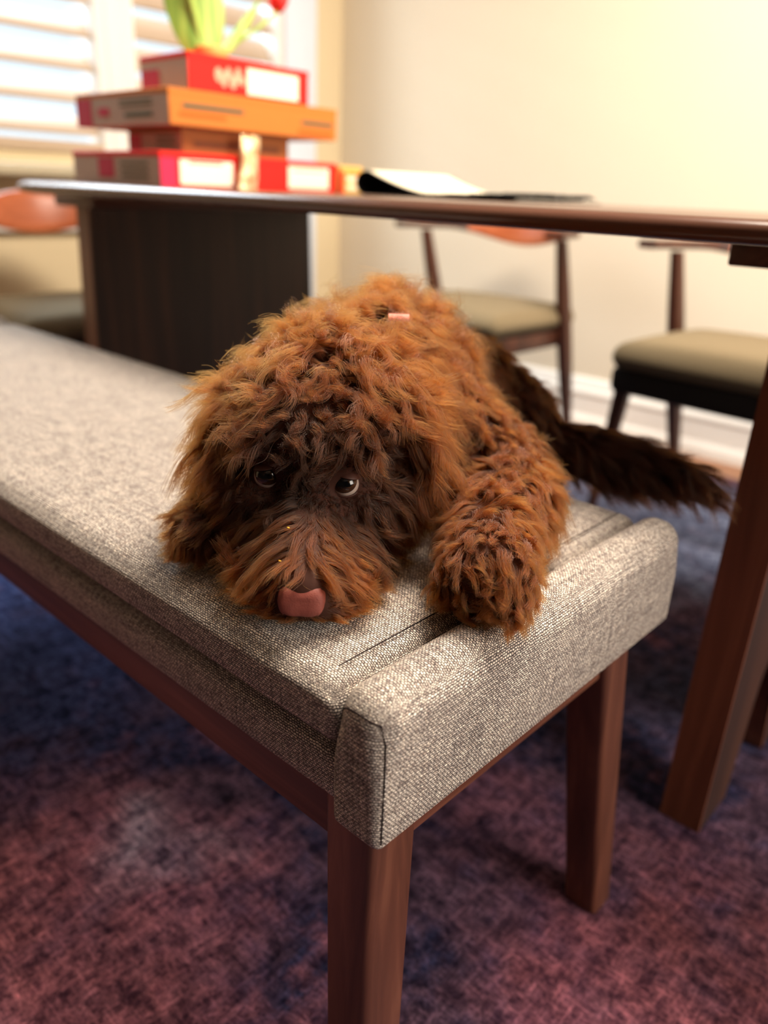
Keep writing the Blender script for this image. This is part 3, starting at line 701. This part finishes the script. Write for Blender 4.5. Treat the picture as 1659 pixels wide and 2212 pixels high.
def fur(name, nh, ng, K, thick, keep=None):
    G, GN = sample(ng); c, par, W_ = comb(G, GN)
    L = par[:, 0]*rng.uniform(.72, 1.22, ng); lift = par[:, 1]; A = par[:, 2]*rng.uniform(.6, 1.35, ng); T = par[:, 3]*rng.uniform(.7, 1.3, ng); jit = par[:, 4]
    # a coherent wander of the lay so that neighbouring locks turn together
    wv = np.stack([np.sin(G@A3(31, 47, 23)*2+1)+np.sin(G@A3(-57, 29, 61)*1.7), np.sin(G@A3(43, -37, 53)*1.9+2)+np.sin(G@A3(61, 51, -27)*1.6+4), np.sin(G@A3(-29, 41, 67)*1.8+5)+np.sin(G@A3(37, 63, 33)*1.7)], 1)*.45
    c = c+(wv*1.25+rng.normal(size=(ng, 3))*.38)*jit[:, None]
    # short hair round the eyes and on the bridge of the muzzle, combed away from the eye
    de = np.stack([np.linalg.norm(G-e, axis=1) for e in EYE_C], 1); ne = de.argmin(1); dm = de.min(1)
    f = smooth01((dm-.011)/.026); L = L*(.16+.84*f); aw = (G-EYE_C[ne]); aw /= np.linalg.norm(aw, axis=1)[:, None]; c = c*(.35+.65*f)[:, None]+aw*((1-f)*1.3)[:, None]; lift = lift*(.25+.75*f)
    q = G-NO; lr = q@RT; lb = q@BK
    br = np.exp(-(lr/.016)**2)*smooth01((lb-.03)/.03)*(1-smooth01((lb-.115)/.02)); L = L*(1-.62*br); A = A*(1-.6*br)
    dn = np.linalg.norm(G-NO, axis=1); L = L*(.42+.58*smooth01((dn-.014)/.020))
    c = c-(c*GN).sum(1)[:, None]*GN; c /= np.linalg.norm(c, axis=1)[:, None]+1e-9
    d = c*(1-lift)[:, None]+GN*lift[:, None]; d /= np.linalg.norm(d, axis=1)[:, None]
    e1 = np.cross(d, GN); e1 /= np.linalg.norm(e1, axis=1)[:, None]+1e-9; e2 = np.cross(d, e1)
    ph = rng.uniform(0, 2*math.pi, ng); hand = rng.choice([-1, 1], ng)
    s = np.linspace(0, 1, K)
    ang = ph[:, None]+2*math.pi*T[:, None]*s[None]*hand[:, None]; env = A[:, None]*s[None]**.8
    GD = (d*L[:, None])[:, None]*s[None, :, None]+((c*.55+DN*.35-GN*lift[:, None]*.5)*L[:, None])[:, None]*(s[None, :, None]**2)*.55
    GD = GD+(env*(np.cos(ang)))[..., None]*e1[:, None]+(env*np.sin(ang))[..., None]*e2[:, None]
    kd = kdtree.KDTree(ng)
    for i, p in enumerate(G): kd.insert(p, i)
    kd.balance()
    P, N = sample(nh)
    if keep is not None: m = keep(P); P, N = P[m], N[m]
    dm = np.min(np.stack([np.linalg.norm(P-e, axis=1) for e in EYE_C], 1), 1); P, N = P[dm > .0108], N[dm > .0108]
    dn = np.abs((P-NO)@RT); P, N = P[~((dn < .017) & ((P-NO)@BK < .010) & (np.abs(P[:, 2]-NO[2]) < .0115))], N[~((dn < .017) & ((P-NO)@BK < .010) & (np.abs(P[:, 2]-NO[2]) < .0115))]
    n = len(P); gi = np.fromiter((kd.find(p)[1] for p in P), np.int64, n)
    off = P-G[gi]; cl = rng.uniform(.25, .8, n)+np.clip(A[gi]/.0078, 0, 1)*.18; ls = rng.uniform(.74, 1.06, n)
    X = P[:, None]+GD[gi]*ls[:, None, None]-off[:, None]*(cl[:, None]*s[None]**.9)[..., None]
    X += (rng.normal(size=(n, 3))*(L[gi]*.055)[:, None])[:, None]*(s[None, :, None]**1.4)
    fz = rng.normal(size=(n, 3))*.0005; X += fz[:, None]*np.sin(s[None, :]*9+rng.uniform(0, 6, n)[:, None])[..., None]*s[None, :, None]
    # nothing may grow into the eye or across it
    bad = np.zeros(n, bool)
    for e in EYE_C:
        v = X-e; g = FU/np.linalg.norm(FU); gv = FW*.95+np.array([0, 0, .30]); gv /= np.linalg.norm(gv)
        t = v@gv; rr = np.linalg.norm(v-t[..., None]*gv, axis=2); bad |= ((t > -.004) & (rr < .0095)).any(1) | (np.linalg.norm(v, axis=2) < .0112).any(1)
    v = X-NO; bad |= ((np.abs(v@RT) < .0155) & (v@FW > .000) & (np.abs(v[..., 2]) < .0105)).any(1)
    X = X[~bad]; gi = gi[~bad]; n = len(X)
    low = (X[..., 1] < .418) & (X[..., 0] < .002)
    X[..., 2] = np.where(low, np.maximum(X[..., 2], SEAT+.0008+.003*rng.random((n, 1))), X[..., 2])
    hc = bpy.data.hair_curves.new(name); hc.add_curves([K]*n)
    hc.attributes['position'].data.foreach_set('vector', X.astype(np.float32).ravel())
    rad = (thick*rng.uniform(.7, 1.25, (n, 1))*(1-.72*s[None]**1.6)).astype(np.float32)
    ra = hc.attributes.get('radius') or hc.attributes.new('radius', 'FLOAT', 'POINT'); ra.data.foreach_set('value', rad.ravel())
    tint = hc.attributes.new('tint', 'FLOAT', 'CURVE'); gt = rng.random(ng); hd = G-loc(.095, -.004, .555); shade_mask = np.exp(-((np.linalg.norm(hd*A3(.9, .9, 1.0), axis=1)/.078)**4))*(1-.5*smooth01((.066-lb)/.03)); shade_mask = np.clip(shade_mask+W_[:, RN.index('tail')]+.8*W_[:, RN.index('rump')]+.5*W_[:, RN.index('lpaw')], 0, 1); tint.data.foreach_set('value', (.65*gt[gi]+.35*rng.random(n)).astype(np.float32)); mk = hc.attributes.new('shade_mask', 'FLOAT', 'CURVE'); mk.data.foreach_set('value', shade_mask[gi].astype(np.float32))  # darker coat on face, rump, tail, left paw, standing in for missing shade
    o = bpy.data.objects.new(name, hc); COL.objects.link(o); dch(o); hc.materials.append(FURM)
    return o
def fur_mat():
    m = bpy.data.materials.new('brown_fur'); m.use_nodes = True; t = m.node_tree; t.nodes.clear()
    out = t.nodes.new('ShaderNodeOutputMaterial'); h = t.nodes.new('ShaderNodeBsdfHairPrincipled'); h.model = 'CHIANG'; h.parametrization = 'COLOR'
    at = t.nodes.new('ShaderNodeAttribute'); at.attribute_name = 'tint'
    rp = t.nodes.new('ShaderNodeValToRGB'); hi_ = t.nodes.new('ShaderNodeHairInfo')
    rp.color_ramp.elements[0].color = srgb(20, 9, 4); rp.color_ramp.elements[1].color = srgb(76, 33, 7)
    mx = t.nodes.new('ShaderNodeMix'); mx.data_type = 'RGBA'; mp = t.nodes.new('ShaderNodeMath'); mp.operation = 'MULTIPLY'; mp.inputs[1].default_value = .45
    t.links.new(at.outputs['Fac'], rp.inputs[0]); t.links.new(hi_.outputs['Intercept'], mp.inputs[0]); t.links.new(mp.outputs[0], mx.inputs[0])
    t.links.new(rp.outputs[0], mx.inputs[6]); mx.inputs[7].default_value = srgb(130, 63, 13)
    am = t.nodes.new('ShaderNodeAttribute'); am.attribute_name = 'shade_mask'; m2 = t.nodes.new('ShaderNodeMix'); m2.data_type = 'RGBA'; m3 = t.nodes.new('ShaderNodeMath'); m3.operation = 'MULTIPLY'; m3.inputs[1].default_value = .88
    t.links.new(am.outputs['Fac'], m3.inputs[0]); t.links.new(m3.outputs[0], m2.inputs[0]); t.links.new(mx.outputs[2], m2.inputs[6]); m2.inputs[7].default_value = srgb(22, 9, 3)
    t.links.new(m2.outputs[2], h.inputs['Color']); h.inputs['Roughness'].default_value = .5; h.inputs['Radial Roughness'].default_value = .5; h.inputs['Random Roughness'].default_value = .2
    h.inputs['Coat'].default_value = .0; h.inputs['IOR'].default_value = 1.36
    t.links.new(h.outputs[0], out.inputs['Surface'])
    return m
FURM = fur_mat()
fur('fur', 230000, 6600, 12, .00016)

# --- pink collar, mostly buried in the coat, its tag poking out at the nape
COLLAR = plain('pink_collar_webbing', srgb(214, 130, 116), .7, .2, .1, 200)
ctr = (loc(.20, .012, .572)+A3(-.255, .27, .575))/2; axd = Vector(A3(-.255, .27, .575)-loc(.19, .012, .57)).normalized(); qm = axd.to_track_quat('Z', 'Y').to_matrix()
ring = []
for k in range(49):
    a = 2*math.pi*k/48; p0 = Vector(ctr)+qm @ Vector((math.cos(a)*.080, math.sin(a)*.080, 0)); nrm = (p0-Vector(ctr)).normalized()
    p0.z = max(p0.z, SEAT+.004)
    ring.append([tuple(p0+axd*w+nrm*h) for w, h in ((-.007, -.001), (.007, -.001), (.007, .001), (-.007, .001))])
col_ = loft('collar', ring, COLLAR, None, True, True, False); dch(col_)
tp = A3(-.192, .212, .666)
rings = []
for k in range(9):
    a = math.pi*k/8; rings.append([tuple(tp+RT*(x*.0085)+np.array([0, 0, 1.])*(.0035*math.sin(a)+th)+FW*(.006*math.cos(a))) for x, th in ((-1, 0), (1, 0), (1, .0012), (-1, .0012))])
tg = loft('collar_tag', rings, COLLAR, None, True, True, True); tg.parent = col_

# two yellow crumbs caught in the fur of the muzzle
CRUMB = plain('yellow_crumb', srgb(214, 160, 40), .6, .3)
for b_, r__, z_, lab in ((.033, -.013, .5465, 'tiny yellow crumb on the bridge of the dog\'s muzzle'), (.012, -.016, .5310, 'tiny yellow crumb in the fur just above the dog\'s nose')):
    bm = bmesh.new(); bmesh.ops.create_icosphere(bm, subdivisions=1, radius=.0010, matrix=Matrix.Translation(Vector(loc(b_, r__, z_))) @ Matrix.Diagonal((1.4, .9, .6, 1)))
    tag(bm_obj('crumb', bm, CRUMB, None, False), lab, 'crumb')
